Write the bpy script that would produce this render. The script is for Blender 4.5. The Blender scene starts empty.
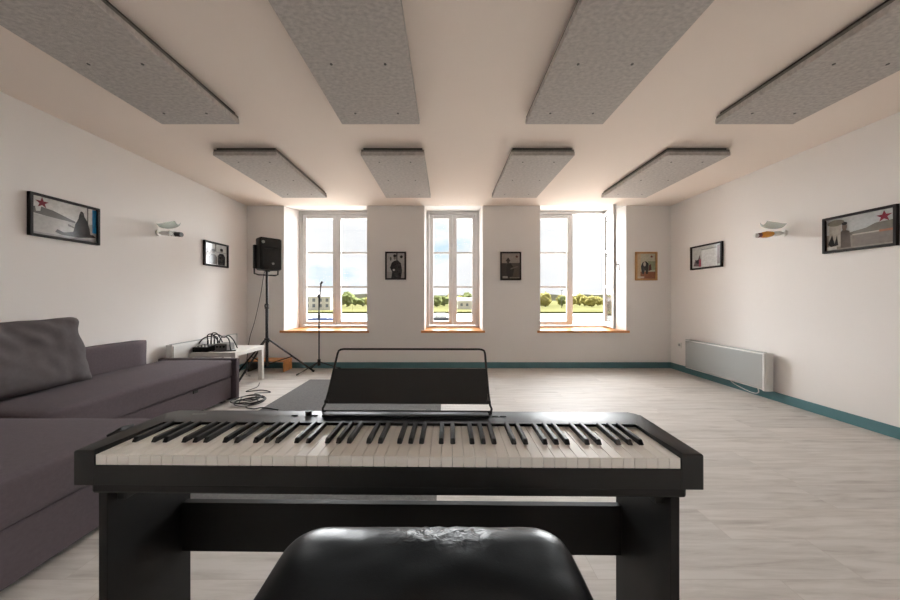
import bpy, bmesh, math, random
from mathutils import Vector, Matrix
random.seed(7)
S = bpy.context.scene
COL = S.collection
R = math.radians

# ------------------------------------------------------------------ materials
def lin(c):
    return tuple((v/12.92 if v <= 0.04045 else ((v+0.055)/1.055)**2.4) for v in [x/255 for x in c])

MATS = {}
def mat(name, rgb, rough=0.6, metal=0.0, var=0.0, vscale=8.0, bump=0.0, bscale=60.0, spec=0.5,
        stretch=(1, 1, 1), coat=0.0):
    if name in MATS: return MATS[name]
    m = bpy.data.materials.new(name); m.use_nodes = True
    nt = m.node_tree; N = nt.nodes; L = nt.links
    b = N['Principled BSDF']
    col = lin(rgb)
    b.inputs['Base Color'].default_value = (*col, 1)
    b.inputs['Roughness'].default_value = rough
    b.inputs['Metallic'].default_value = metal
    b.inputs['Specular IOR Level'].default_value = spec
    b.inputs['Coat Weight'].default_value = coat
    tc = N.new('ShaderNodeTexCoord'); mp = N.new('ShaderNodeMapping')
    mp.inputs['Scale'].default_value = stretch
    L.new(tc.outputs['Object'], mp.inputs['Vector'])
    if var > 0:
        n = N.new('ShaderNodeTexNoise'); n.inputs['Scale'].default_value = vscale
        n.inputs['Detail'].default_value = 5
        L.new(mp.outputs['Vector'], n.inputs['Vector'])
        r = N.new('ShaderNodeValToRGB')
        r.color_ramp.elements[0].position = 0.3; r.color_ramp.elements[1].position = 0.7
        r.color_ramp.elements[0].color = (*[c*(1-var) for c in col], 1)
        r.color_ramp.elements[1].color = (*[min(1, c*(1+var)) for c in col], 1)
        L.new(n.outputs['Fac'], r.inputs['Fac']); L.new(r.outputs['Color'], b.inputs['Base Color'])
    if bump > 0:
        n2 = N.new('ShaderNodeTexNoise'); n2.inputs['Scale'].default_value = bscale
        n2.inputs['Detail'].default_value = 4
        L.new(mp.outputs['Vector'], n2.inputs['Vector'])
        bp = N.new('ShaderNodeBump'); bp.inputs['Strength'].default_value = bump
        bp.inputs['Distance'].default_value = 0.01
        L.new(n2.outputs['Fac'], bp.inputs['Height']); L.new(bp.outputs['Normal'], b.inputs['Normal'])
    MATS[name] = m
    return m

def glass_mat(name, tint=(1, 1, 1), gloss=0.07, rough=0.02, haze=0.0, hazecol=(0.8, 0.85, 0.82)):
    m = bpy.data.materials.new(name); m.use_nodes = True
    nt = m.node_tree; N = nt.nodes; L = nt.links
    for n in list(N): N.remove(n)
    o = N.new('ShaderNodeOutputMaterial'); t = N.new('ShaderNodeBsdfTransparent'); g = N.new('ShaderNodeBsdfGlossy')
    t.inputs['Color'].default_value = (*tint, 1); g.inputs['Roughness'].default_value = rough
    lw = N.new('ShaderNodeLayerWeight'); lw.inputs['Blend'].default_value = 0.15
    mm = N.new('ShaderNodeMath'); mm.operation = 'MULTIPLY_ADD'
    mm.inputs[1].default_value = 0.6; mm.inputs[2].default_value = gloss*0.4
    L.new(lw.outputs['Fresnel'], mm.inputs[0])
    mx = N.new('ShaderNodeMixShader')
    L.new(mm.outputs[0], mx.inputs[0]); L.new(t.outputs[0], mx.inputs[1]); L.new(g.outputs[0], mx.inputs[2])
    if haze > 0:
        d = N.new('ShaderNodeBsdfDiffuse'); d.inputs['Color'].default_value = (*hazecol, 1)
        m2 = N.new('ShaderNodeMixShader'); m2.inputs[0].default_value = haze
        L.new(mx.outputs[0], m2.inputs[1]); L.new(d.outputs[0], m2.inputs[2]); L.new(m2.outputs[0], o.inputs['Surface'])
    else:
        L.new(mx.outputs[0], o.inputs['Surface'])
    return m

def floor_mat():
    m = bpy.data.materials.new('pale_plank_floor'); m.use_nodes = True
    nt = m.node_tree; N = nt.nodes; L = nt.links; b = N['Principled BSDF']
    tc = N.new('ShaderNodeTexCoord')
    br = N.new('ShaderNodeTexBrick'); br.offset = 0.43; br.offset_frequency = 2; br.squash = 0.8; br.squash_frequency = 3
    br.inputs['Scale'].default_value = 1.0
    br.inputs['Brick Width'].default_value = 1.28; br.inputs['Row Height'].default_value = 0.192
    br.inputs['Mortar Size'].default_value = 0.0015; br.inputs['Mortar Smooth'].default_value = 0.3
    br.inputs['Color1'].default_value = (0.0, 0.0, 0.0, 1); br.inputs['Color2'].default_value = (1, 1, 1, 1)
    br.inputs['Mortar'].default_value = (0.5, 0.5, 0.5, 1)
    L.new(tc.outputs['Object'], br.inputs['Vector'])
    # per plank offset for the grain
    sc = N.new('ShaderNodeVectorMath'); sc.operation = 'SCALE'; sc.inputs['Scale'].default_value = 7.3
    L.new(br.outputs['Color'], sc.inputs[0])
    add = N.new('ShaderNodeVectorMath'); add.operation = 'ADD'
    L.new(tc.outputs['Object'], add.inputs[0]); L.new(sc.outputs[0], add.inputs[1])
    mp = N.new('ShaderNodeMapping'); mp.inputs['Scale'].default_value = (1.6, 16, 1)
    L.new(add.outputs[0], mp.inputs['Vector'])
    n = N.new('ShaderNodeTexNoise'); n.inputs['Scale'].default_value = 1.5; n.inputs['Detail'].default_value = 8
    n.inputs['Roughness'].default_value = 0.62; n.inputs['Distortion'].default_value = 0.5
    L.new(mp.outputs['Vector'], n.inputs['Vector'])
    r = N.new('ShaderNodeValToRGB')
    e = r.color_ramp.elements
    e[0].position = 0.26; e[0].color = (*lin((170, 161, 154)), 1)
    e[1].position = 0.60; e[1].color = (*lin((208, 202, 196)), 1)
    k = e.new(0.42); k.color = (*lin((194, 187, 180)), 1)
    L.new(n.outputs['Fac'], r.inputs['Fac'])
    # darker knots and stains, long along the boards
    mp2 = N.new('ShaderNodeMapping'); mp2.inputs['Scale'].default_value = (1.1, 5.5, 1)
    L.new(add.outputs[0], mp2.inputs['Vector'])
    n2 = N.new('ShaderNodeTexNoise'); n2.inputs['Scale'].default_value = 1.7; n2.inputs['Detail'].default_value = 4
    L.new(mp2.outputs['Vector'], n2.inputs['Vector'])
    r2 = N.new('ShaderNodeValToRGB')
    r2.color_ramp.elements[0].position = 0.62; r2.color_ramp.elements[0].color = (0, 0, 0, 1)
    r2.color_ramp.elements[1].position = 0.78; r2.color_ramp.elements[1].color = (0.55, 0.55, 0.55, 1)
    L.new(n2.outputs['Fac'], r2.inputs['Fac'])
    mx = N.new('ShaderNodeMix'); mx.data_type = 'RGBA'
    L.new(r2.outputs['Color'], mx.inputs['Factor']); L.new(r.outputs['Color'], mx.inputs['A'])
    mx.inputs['B'].default_value = (*lin((146, 136, 128)), 1)
    # plank tint
    mx2 = N.new('ShaderNodeMix'); mx2.data_type = 'RGBA'; mx2.blend_type = 'MULTIPLY'; mx2.inputs['Factor'].default_value = 1
    r3 = N.new('ShaderNodeValToRGB')
    r3.color_ramp.elements[0].color = (0.92, 0.92, 0.92, 1); r3.color_ramp.elements[1].color = (1, 0.99, 0.98, 1)
    L.new(br.outputs['Color'], r3.inputs['Fac'])
    L.new(mx.outputs['Result'], mx2.inputs['A']); L.new(r3.outputs['Color'], mx2.inputs['B'])
    mx3 = N.new('ShaderNodeMix'); mx3.data_type = 'RGBA'
    L.new(br.outputs['Fac'], mx3.inputs['Factor']); L.new(mx2.outputs['Result'], mx3.inputs['A'])
    mx3.inputs['B'].default_value = (*lin((184, 175, 167)), 1)
    L.new(mx3.outputs['Result'], b.inputs['Base Color'])
    b.inputs['Roughness'].default_value = 0.56; b.inputs['Specular IOR Level'].default_value = 0.32
    bp = N.new('ShaderNodeBump'); bp.inputs['Strength'].default_value = 0.08; bp.inputs['Distance'].default_value = 0.004
    L.new(n.outputs['Fac'], bp.inputs['Height']); L.new(bp.outputs['Normal'], b.inputs['Normal'])
    return m

def leather_mat():
    m = bpy.data.materials.new('worn_black_leather'); m.use_nodes = True
    nt = m.node_tree; N = nt.nodes; L = nt.links; b = N['Principled BSDF']
    b.inputs['Base Color'].default_value = (*lin((8, 8, 10)), 1)
    tc = N.new('ShaderNodeTexCoord')
    n = N.new('ShaderNodeTexNoise'); n.inputs['Scale'].default_value = 26; n.inputs['Detail'].default_value = 5
    n.inputs['Distortion'].default_value = 1.4
    v = N.new('ShaderNodeTexVoronoi'); v.inputs['Scale'].default_value = 420
    L.new(tc.outputs['Object'], n.inputs['Vector']); L.new(tc.outputs['Object'], v.inputs['Vector'])
    b1 = N.new('ShaderNodeBump'); b1.inputs['Strength'].default_value = 0.05; b1.inputs['Distance'].default_value = 0.002
    L.new(v.outputs['Distance'], b1.inputs['Height'])
    sp = N.new('ShaderNodeSeparateXYZ'); L.new(tc.outputs['Object'], sp.inputs[0])
    my = N.new('ShaderNodeMapRange'); my.inputs['From Min'].default_value = 0.085; my.inputs['From Max'].default_value = 0.15
    L.new(sp.outputs['Y'], my.inputs['Value'])
    dx = N.new('ShaderNodeMath'); dx.operation = 'SUBTRACT'; dx.inputs[1].default_value = 0.03; L.new(sp.outputs['X'], dx.inputs[0])
    ab = N.new('ShaderNodeMath'); ab.operation = 'ABSOLUTE'; L.new(dx.outputs[0], ab.inputs[0])
    mxr = N.new('ShaderNodeMapRange'); mxr.inputs['From Min'].default_value = 0.14; mxr.inputs['From Max'].default_value = 0.05
    L.new(ab.outputs[0], mxr.inputs['Value'])
    mu = N.new('ShaderNodeMath'); mu.operation = 'MULTIPLY'; L.new(my.outputs[0], mu.inputs[0]); L.new(mxr.outputs[0], mu.inputs[1])
    mu2 = N.new('ShaderNodeMath'); mu2.operation = 'MULTIPLY_ADD'; mu2.inputs[1].default_value = 0.65; mu2.inputs[2].default_value = 0.03
    L.new(mu.outputs[0], mu2.inputs[0])
    n3 = N.new('ShaderNodeTexNoise'); n3.inputs['Scale'].default_value = 42; n3.inputs['Detail'].default_value = 3; n3.inputs['Distortion'].default_value = 1.0
    L.new(tc.outputs['Object'], n3.inputs['Vector'])
    b2 = N.new('ShaderNodeBump'); b2.inputs['Distance'].default_value = 0.007
    L.new(mu2.outputs[0], b2.inputs['Strength'])
    L.new(n3.outputs['Fac'], b2.inputs['Height']); L.new(b1.outputs['Normal'], b2.inputs['Normal'])
    L.new(b2.outputs['Normal'], b.inputs['Normal'])
    b.inputs['Roughness'].default_value = 0.3; b.inputs['Specular IOR Level'].default_value = 0.42
    return m

M_wall = mat('painted_wall', (239, 234, 230), 0.85, var=0.015, vscale=1.2, bump=0.05, bscale=140)
M_ceil = mat('painted_ceiling', (243, 229, 217), 0.9, var=0.012, vscale=1.0)
M_frame = mat('window_paint', (204, 201, 199), 0.35)
M_sill = mat('oiled_oak_sill', (206, 140, 78), 0.3, var=0.18, vscale=6, stretch=(1.2, 14, 14))
M_base = mat('teal_baseboard_paint', (86, 128, 134), 0.45, var=0.06, vscale=3)
M_felt = mat('grey_felt', (188, 181, 175), 0.95, var=0.16, vscale=38, bump=0.35, bscale=220, stretch=(1, 1.6, 1))
M_feltside = mat('felt_edge', (120, 116, 110), 0.95, var=0.15, vscale=60, bump=0.4, bscale=200)
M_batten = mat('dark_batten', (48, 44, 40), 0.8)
M_screw = mat('screw_steel', (90, 88, 86), 0.4, 0.8)
M_black = mat('black_plastic', (14, 13, 13), 0.45, spec=0.35, var=0.1, vscale=40, bump=0.05, bscale=400)
M_panelblk = mat('black_fascia', (15, 14, 14), 0.42, spec=0.42, bump=0.03, bscale=500)
M_stand = mat('black_laminate', (13, 12, 12), 0.5, spec=0.3, var=0.12, vscale=10, stretch=(4, 4, 0.6), bump=0.04, bscale=200)
M_white_key = mat('white_key_plastic', (246, 241, 233), 0.28)
M_black_key = mat('black_key_plastic', (14, 12, 12), 0.4)
M_blkmetal = mat('black_metal', (14, 13, 13), 0.45, 0.0)
M_board = mat('black_board', (24, 24, 25), 0.55)
M_fabric = mat('grey_sofa_fabric', (94, 84, 89), 0.95, var=0.07, vscale=60, bump=0.25, bscale=420)
M_cushfab = mat('grey_cushion_fabric', (86, 79, 80), 0.92, var=0.06, vscale=40, bump=0.22, bscale=420)
M_lack = mat('white_table_laminate', (222, 218, 212), 0.4)
M_heat = mat('radiator_front', (166, 168, 166), 0.45)
M_heatw = mat('radiator_white', (224, 222, 218), 0.4)
M_cable = mat('cable_rubber', (26, 24, 24), 0.5)
M_wood = mat('orange_pine', (214, 146, 84), 0.4, var=0.2, vscale=5, stretch=(1, 10, 10))
M_rug = mat('grey_rug_pile', (104, 102, 101), 0.98, var=0.18, vscale=70, bump=0.5, bscale=260)
M_leather = leather_mat()
M_glass = glass_mat('clear_glass')
M_shade = glass_mat('frosted_lamp_glass', tint=(0.9, 0.95, 0.92), gloss=0.15, rough=0.15, haze=0.35)
M_bulbglass = glass_mat('bulb_glass', tint=(0.95, 0.95, 0.93), gloss=0.25, rough=0.03, haze=0.25)
M_ceramic = mat('white_ceramic', (236, 234, 228), 0.3)
M_amber = mat('amber_glass', (226, 150, 52), 0.2, coat=0.5)
M_capdark = mat('lamp_cap_dark', (40, 30, 28), 0.4)
M_capred = mat('lamp_cap_red', (104, 48, 46), 0.4)
M_framedark = mat('dark_picture_frame', (26, 18, 16), 0.55, spec=0.3)
M_framewood = mat('light_wood_picture_frame', (186, 138, 84), 0.4, var=0.15, vscale=20)
M_floor = floor_mat()

# ------------------------------------------------------------------ mesh helpers
def box(bm, x0, x1, y0, y1, z0, z1, bevel=0.0, mi=0, seg=2):
    vs = [bm.verts.new(p) for p in ((x0,y0,z0),(x1,y0,z0),(x1,y1,z0),(x0,y1,z0),(x0,y0,z1),(x1,y0,z1),(x1,y1,z1),(x0,y1,z1))]
    fs = [bm.faces.new([vs[i] for i in f]) for f in ((3,2,1,0),(4,5,6,7),(0,1,5,4),(1,2,6,5),(2,3,7,6),(3,0,4,7))]
    for f in fs: f.material_index = mi
    if bevel > 0:
        es = list({e for f in fs for e in f.edges})
        bmesh.ops.bevel(bm, geom=es, offset=bevel, segments=seg, affect='EDGES', profile=0.5)
    return vs

def smooth_path(pts, n=8, closed=False):
    P = [Vector(p) for p in pts]; out = []
    k = len(P)
    rng = range(k) if closed else range(k-1)
    for i in rng:
        p1, p2 = P[i], P[(i+1) % k]
        p0 = P[i-1] if (i > 0 or closed) else p1*2-p2
        p3 = P[(i+2) % k] if (i+2 < k or closed) else p2*2-p1
        for j in range(n):
            t = j/n
            out.append(0.5*((2*p1)+(p2-p0)*t+(2*p0-5*p1+4*p2-p3)*t*t+(3*p1-p0-3*p2+p3)*t**3))
    if not closed: out.append(P[-1])
    return out

def tube(bm, pts, r, n=8, mi=0, r2=None):
    P = [Vector(p) for p in pts]
    if len(P) < 2: return
    rings = []
    t0 = (P[1]-P[0]).normalized()
    up = Vector((0, 0, 1)) if abs(t0.z) < 0.9 else Vector((1, 0, 0))
    u = t0.cross(up).normalized()
    for i, p in enumerate(P):
        a = P[max(0, i-1)]; b = P[min(len(P)-1, i+1)]
        t = (b-a)
        if t.length < 1e-9: t = t0
        t.normalize()
        u = (u - t*u.dot(t))
        if u.length < 1e-6: u = t.orthogonal()
        u.normalize(); v = t.cross(u)
        rr = r if r2 is None else r+(r2-r)*i/(len(P)-1)
        rings.append([bm.verts.new(p+u*rr*math.cos(2*math.pi*k/n)+v*rr*math.sin(2*math.pi*k/n)) for k in range(n)])
    for i in range(len(rings)-1):
        for k in range(n):
            f = bm.faces.new((rings[i][k], rings[i][(k+1) % n], rings[i+1][(k+1) % n], rings[i+1][k]))
            f.smooth = True; f.material_index = mi
    for rg in (rings[0][::-1], rings[-1]):
        f = bm.faces.new(rg); f.material_index = mi

def prism(bm, poly, z0, z1, mi=0, axis='z'):
    def P(a, b, c):
        return (a, b, c) if axis == 'z' else ((a, c, b) if axis == 'y' else (c, a, b))
    lo = [bm.verts.new(P(a, b, z0)) for a, b in poly]; hi = [bm.verts.new(P(a, b, z1)) for a, b in poly]
    n = len(poly); fs = [bm.faces.new(lo[::-1]), bm.faces.new(hi)]
    for i in range(n): fs.append(bm.faces.new((lo[i], lo[(i+1) % n], hi[(i+1) % n], hi[i])))
    for f in fs: f.material_index = mi
    return fs

def soft_box(bm, x0, x1, y0, y1, z0, z1, r=0.04, crown=0.0, wr=0.0, ws=9.0, cuts=22, seed=0):
    """rounded block with softly crowned top and slight wrinkles"""
    from mathutils import noise
    c = Vector(((x0+x1)/2, (y0+y1)/2, (z0+z1)/2)); h = Vector(((x1-x0)/2, (y1-y0)/2, (z1-z0)/2))
    start = len(bm.verts)
    tmp = bmesh.new(); bmesh.ops.create_cube(tmp, size=2.0)
    bmesh.ops.subdivide_edges(tmp, edges=tmp.edges[:], cuts=cuts, use_grid_fill=True)
    r = min(r, min(h)*0.98)
    for v in tmp.verts:
        p = v.co.copy()
        # concentrate loops near the rims
        q = Vector([math.copysign(abs(a)**0.75, a) for a in p])
        w = Vector((q.x*h.x, q.y*h.y, q.z*h.z))
        core = Vector([max(-(h[i]-r), min(h[i]-r, w[i])) for i in range(3)])
        d = w-core
        if d.length > 1e-9:
            m = max(abs(d.x), abs(d.y), abs(d.z))
            w = core + d.normalized()*m
        if crown:
            k = (1-(w.x/h.x)**2)*(1-(w.y/h.y)**2)
            w.z += crown*max(0, k)*(w.z/h.z)
        if wr:
            nn = noise.noise_vector((w+Vector((seed*3.1, seed, 0)))*ws)
            w += nn*wr
        v.co = w + c
    me = bpy.data.meshes.new('tmp'); tmp.to_mesh(me); tmp.free()
    bm.from_mesh(me); bpy.data.meshes.remove(me)
    bm.faces.ensure_lookup_table()
    for f in bm.faces: f.smooth = True

def obj(name, bm, mats, parent=None, loc=None, smooth=None, recalc=True):
    me = bpy.data.meshes.new(name)
    if recalc: bmesh.ops.recalc_face_normals(bm, faces=bm.faces[:])
    bm.to_mesh(me); bm.free()
    for m in (mats if isinstance(mats, (list, tuple)) else [mats]): me.materials.append(m)
    o = bpy.data.objects.new(name, me); COL.objects.link(o)
    if smooth:
        for p in me.polygons: p.use_smooth = True
        try: me.set_sharp_from_angle(angle=R(smooth))
        except Exception: pass
    if parent is not None: o.parent = parent
    if loc: o.location = loc
    return o

def tag(o, label, cat, group=None):
    o['label'] = label; o['category'] = cat
    if group: o['group'] = group
    return o

def thing(name, label, cat, loc=(0, 0, 0), rz=0, group=None):
    o = bpy.data.objects.new(name, None); o.empty_display_size = 0.1; COL.objects.link(o)
    o.location = loc; o.rotation_euler = (0, 0, rz)
    return tag(o, label, cat, group)

def struct(name, bm, m, parent=None):
    o = obj(name, bm, m, parent)
    if parent is None: o['kind'] = 'structure'
    return o

def dup(root, loc, label=None, rz=None):
    r = root.copy(); COL.objects.link(r); r.location = loc
    if rz is not None: r.rotation_euler = (0, 0, rz)
    if label: r['label'] = label
    for ch in list(root.children):
        c = ch.copy(); COL.objects.link(c); c.parent = r
        for g in list(ch.children):
            d = g.copy(); COL.objects.link(d); d.parent = c
    return r

NB = bmesh.new

# ------------------------------------------------------------------ room shell
XL, XR, YB, YR, ZC = -3.07, 3.47, 4.63, -0.75, 2.503
YF = 5.10            # plane of the window frames (bottom of the deep reveals)
YO = 5.30
b = NB(); box(b, XL-0.2, XR+0.2, YR-0.2, YB+0.25, -0.12, 0); struct('floor', b, M_floor)
b = NB(); box(b, XL-0.2, XR+0.2, YR-0.2, YB, ZC, ZC+0.2); struct('ceiling', b, M_ceil)
b = NB(); box(b, XL-0.2, XL, YR-0.2, YB, 0, ZC); struct('wall_left', b, M_wall)
b = NB(); box(b, XR, XR+0.2, YR-0.2, YB, 0, ZC); struct('wall_right', b, M_wall)
b = NB(); box(b, XL, XR, YR-0.2, YR, 0, ZC); struct('wall_rear', b, M_wall)

WIN = [(-2.50, -1.22), (-0.332, 0.563), (1.455, 2.78)]
ZS = 0.545           # underside of the sills
b = NB()
edges = [XL-0.2] + [e for w in WIN for e in w] + [XR+0.2]
for i in range(0, len(edges), 2): box(b, edges[i], edges[i+1], YB, YO, 0, 2.75)
for x0, x1 in WIN:
    box(b, x0, x1, YB, YO, 0, ZS)
    prism(b, [(YB, ZC), (YF, 2.565), (YO, 2.565), (YO, 2.75), (YB, 2.75)], x0, x1, axis='x')
struct('wall_back', b, M_wall)

bh, bt = 0.09, 0.014
b = NB(); box(b, XL, XR, YB-bt, YB, 0, bh, 0.002); struct('baseboard_back', b, M_base)
b = NB(); box(b, XR-bt, XR, YR, YB-bt, 0, bh, 0.002); struct('baseboard_right', b, M_base)
b = NB(); box(b, XL, XL+bt, YR, YB-bt, 0, bh, 0.002); struct('baseboard_left', b, M_base)

# ------------------------------------------------------------------ windows
def sash(root, w, h, hinge, loc, angle, handle, ms=0.068):
    """one casement leaf: local x runs from the hinge stile to the meeting stile, z up"""
    st, tr, brl, d = 0.068, 0.072, 0.066, 0.045
    s = 1 if hinge == 'left' else -1
    X = lambda a, c: (min(s*a, s*c), max(s*a, s*c))
    bm = NB()
    box(bm, *X(0, st), 0, d, 0, h, 0.006); box(bm, *X(w-ms, w), 0, d, 0, h, 0.006)
    box(bm, *X(st, w-ms), 0.002, d-0.002, 0, brl, 0.004); box(bm, *X(st, w-ms), 0.002, d-0.002, h-tr, h, 0.004)
    o = obj('sash', bm, M_frame, root, loc); o.rotation_euler = (0, 0, angle)
    z0, z1 = brl, h-tr; step = (z1-z0)/3
    for k in (1, 2):
        bm = NB(); zc = z0+k*step
        box(bm, *X(st-0.002, w-ms+0.002), 0.006, d-0.006, zc-0.016, zc+0.016, 0.002)
        obj('glazing_bar', bm, M_frame, o)
    for k in range(3):
        bm = NB(); box(bm, *X(st-0.004, w-ms+0.004), 0.021, 0.025, z0+k*step+0.012*(k > 0)-0.003*(k == 0), z0+(k+1)*step-0.012*(k < 2)+0.003*(k == 2))
        obj('glass_pane', bm, M_glass, o)
    if handle:
        bm = NB(); hx = s*(w-0.03); zc = 0.97
        box(bm, hx-0.012, hx+0.012, -0.008, 0.0, zc-0.05, zc+0.05, 0.003)
        tube(bm, [(hx, -0.005, zc), (hx, -0.045, zc)], 0.008, 10)
        tube(bm, [(hx, -0.042, zc+0.01), (hx, -0.046, zc-0.09)], 0.008, 10)
        obj('window_handle', bm, M_screw, o)
    return o

def window(n, x0, x1, open_right=False):
    root = bpy.data.objects.new('window_%d' % n, None); COL.objects.link(root); root['kind'] = 'structure'
    cx = (x0+x1)/2; root.location = (cx, YF, 0)
    hw = (x1-x0)/2; zb, zt, j = 0.58, 2.56, 0.05
    bm = NB()
    box(bm, -hw, -hw+j, 0, 0.085, zb, zt, 0.004); box(bm, hw-j, hw, 0, 0.085, zb, zt, 0.004)
    box(bm, -hw+j, hw-j, 0.0, 0.085, zt-j, zt, 0.004); box(bm, -hw+j, hw-j, 0.0, 0.085, zb, zb+0.035, 0.004)
    obj('window_frame', bm, M_frame, root)
    w = hw-j-0.003; h = zt-zb-j-0.035-0.008
    sash(root, w+(0.045 if open_right else 0), h, 'left', (-hw+j+0.002, 0.012, zb+0.039), 0, False, 0.10 if open_right else 0.068)
    sash(root, w, h, 'right', (hw-j-0.002, 0.012, zb+0.039), R(75) if open_right else 0, open_right)
    bm = NB()
    y0 = YB-0.035-YF
    prism(bm, [(-hw-0.05, y0), (hw+0.035, y0), (hw+0.035, YB-YF-0.001), (hw-0.001, YB-YF-0.001), (hw-0.001, 0.02), (-hw+0.001, 0.02), (-hw+0.001, YB-YF-0.001), (-hw-0.05, YB-YF-0.001)], ZS+0.001, ZS+0.035)
    obj('window_sill', bm, M_sill, root)
window(1, *WIN[0]); window(2, *WIN[1]); window(3, *WIN[2], open_right=True)

# ------------------------------------------------------------------ ceiling acoustic panels
def make_panel():
    t = thing('acoustic_panel', '', 'acoustic panel', (0, 0, ZC), 0, 'grey felt panels on the ceiling')
    W, Lh = 0.30, 0.60
    bm = NB(); box(bm, -W, W, -Lh, Lh, -0.078, -0.040, 0.004); obj('felt_sheet', bm, M_felt, t)
    bm = NB(); box(bm, -W+0.004, W-0.004, -Lh+0.004, Lh-0.004, -0.0395, -0.020, 0.003); obj('backing_layer', bm, M_feltside, t)
    bm = NB()
    for y in (-0.5, 0, 0.5): box(bm, -W+0.03, W-0.03, y-0.03, y+0.03, -0.0199, 0.0)
    box(bm, -W+0.02, -W+0.05, -Lh+0.02, Lh-0.02, -0.0199, 0); box(bm, W-0.05, W-0.02, -Lh+0.02, Lh-0.02, -0.0199, 0)
    box(bm, -W+0.02, W-0.02, Lh-0.05, Lh-0.02, -0.0199, 0); box(bm, -W+0.02, W-0.02, -Lh+0.02, -Lh+0.05, -0.0199, 0)
    obj('mounting_batten', bm, M_batten, t)
    for sx in (-1, 1):
        for y in (-0.46, 0.0, 0.46):
            bm = NB(); tube(bm, [(sx*0.155, y, -0.0805), (sx*0.155, y, -0.076)], 0.008, 12); obj('screw', bm, M_screw, t)
    return t
PX = [-1.90, -0.505, 0.915, 2.385]
names = ['leftmost', 'second from left', 'third from left', 'rightmost']
proto = make_panel()
k = 0
for row, (yc, txt) in enumerate(((3.43, 'whole grey felt ceiling panel in the row nearest the windows, %s of four'),
                                 (1.725, 'cut-off grey felt ceiling panel in the row nearest the viewer, %s of four'))):
    for i, x in enumerate(PX):
        lab = txt % names[i]
        if k == 0: proto.location = (x, yc, ZC); proto['label'] = lab
        else: dup(proto, (x, yc, ZC), lab)
        k += 1

# ------------------------------------------------------------------ pictures
PM = {}
def pm(v):
    if v not in PM:
        PM[v] = mat('print_ink_%d_%d_%d' % v, v, 0.12, spec=0.5, var=0.12, vscale=45)
    return PM[v]
def star(cx, cy, r, asp):
    return [(cx+(r if i % 2 == 0 else r*0.4)*math.sin(math.pi*i/5)*asp, cy+(r if i % 2 == 0 else r*0.4)*math.cos(math.pi*i/5)) for i in range(10)]
def blob(cx, cy, rx, ry, n=14):
    return [(cx+rx*math.cos(2*math.pi*i/n), cy+ry*math.sin(2*math.pi*i/n)) for i in range(n)]
def picture(label, w, h, loc, rz, shapes, bg, framemat=None, fw=0.02, dep=0.028):
    t = thing('framed_picture', label, 'picture', loc, rz, 'framed photos on the walls')
    bm = NB()
    for a in ((-w/2, -w/2+fw, -h/2, h/2), (w/2-fw, w/2, -h/2, h/2)): box(bm, a[0], a[1], -dep, -0.001, a[2], a[3], 0.002)
    for a in ((-h/2, -h/2+fw), (h/2-fw, h/2)): box(bm, -w/2+fw, w/2-fw, -dep, -0.001, a[0], a[1], 0.002)
    obj('frame', bm, framemat or M_framedark, t)
    iw, ih = w-2*fw, h-2*fw
    mats = []; bm = NB()
    box(bm, -iw/2-0.001, iw/2+0.001, -0.010, -0.002, -ih/2-0.001, ih/2+0.001, mi=0); mats.append(pm(bg))
    for i, (poly, c) in enumerate(shapes):
        if pm(c) not in mats: mats.append(pm(c))
        mi = mats.index(pm(c)); y = -0.0102-0.0003*(i+1)
        f = bm.faces.new([bm.verts.new(((u-0.5)*iw, y, (v-0.5)*ih)) for u, v in poly]); f.material_index = mi
        f.normal_update()
        if f.normal.y > 0: f.normal_flip()
    obj('print', bm, mats, t, recalc=False)
    return t
RC = lambda u0, v0, u1, v1: [(u0, v0), (u1, v0), (u1, v1), (u0, v1)]
RED = (120, 34, 48); DK = (44, 42, 42); MD = (96, 94, 92); LT = (188, 186, 184); W1 = (206, 203, 200)
# left wall, near: water, quay, seated figure, red star, blue panel
fig_sit = [(0.60, 0.18), (0.64, 0.45), (0.69, 0.62), (0.71, 0.78), (0.74, 0.84), (0.78, 0.82), (0.79, 0.72), (0.84, 0.60), (0.88, 0.40), (0.90, 0.18)]
picture('wide dark framed photo with red star, seated figure by water and blue stripe', 0.445, 0.322, (XL, 2.418, 1.703), R(90), [
    (RC(0, 0, 1, 0.52), (176, 173, 170)),
    ([(0, 0.55), (0, 0.72), (0.05, 0.72), (0.06, 0.6), (0.12, 0.62), (0.13, 0.74), (0.30, 0.70), (0.64, 0.52), (0.64, 0.48), (0.2, 0.52)], MD),
    ([(0.33, 0.14), (0.36, 0.22), (0.46, 0.16), (0.62, 0.22), (0.95, 0.22), (1, 0.15), (0.7, 0.08), (0.42, 0.08)], DK),
    (RC(0.84, 0.2, 0.86, 1), MD), (RC(0.93, 0.28, 1, 0.98), (38, 140, 196)),
    (fig_sit, DK), (blob(0.745, 0.80, 0.028, 0.06), (70, 66, 64)),
    ([(0.52, 0.42), (0.62, 0.36), (0.62, 0.32), (0.52, 0.36)], MD),
    (star(0.14, 0.84, 0.15, 0.66), RED), (RC(0.0, 0.0, 1, 0.06), (150, 148, 146))], W1, fw=0.018)
def person(cx, top, wd, col, head=(150, 142, 136)):
    hr = wd*0.42
    return [([(cx-wd, 0.03), (cx-wd*1.05, top-0.35), (cx-wd*0.5, top-0.22), (cx+wd*0.5, top-0.22), (cx+wd*1.05, top-0.35), (cx+wd, 0.03)], col),
            (blob(cx, top-0.09, hr, 0.10), head), (blob(cx, top-0.03, hr*1.05, 0.07), col)]
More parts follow.
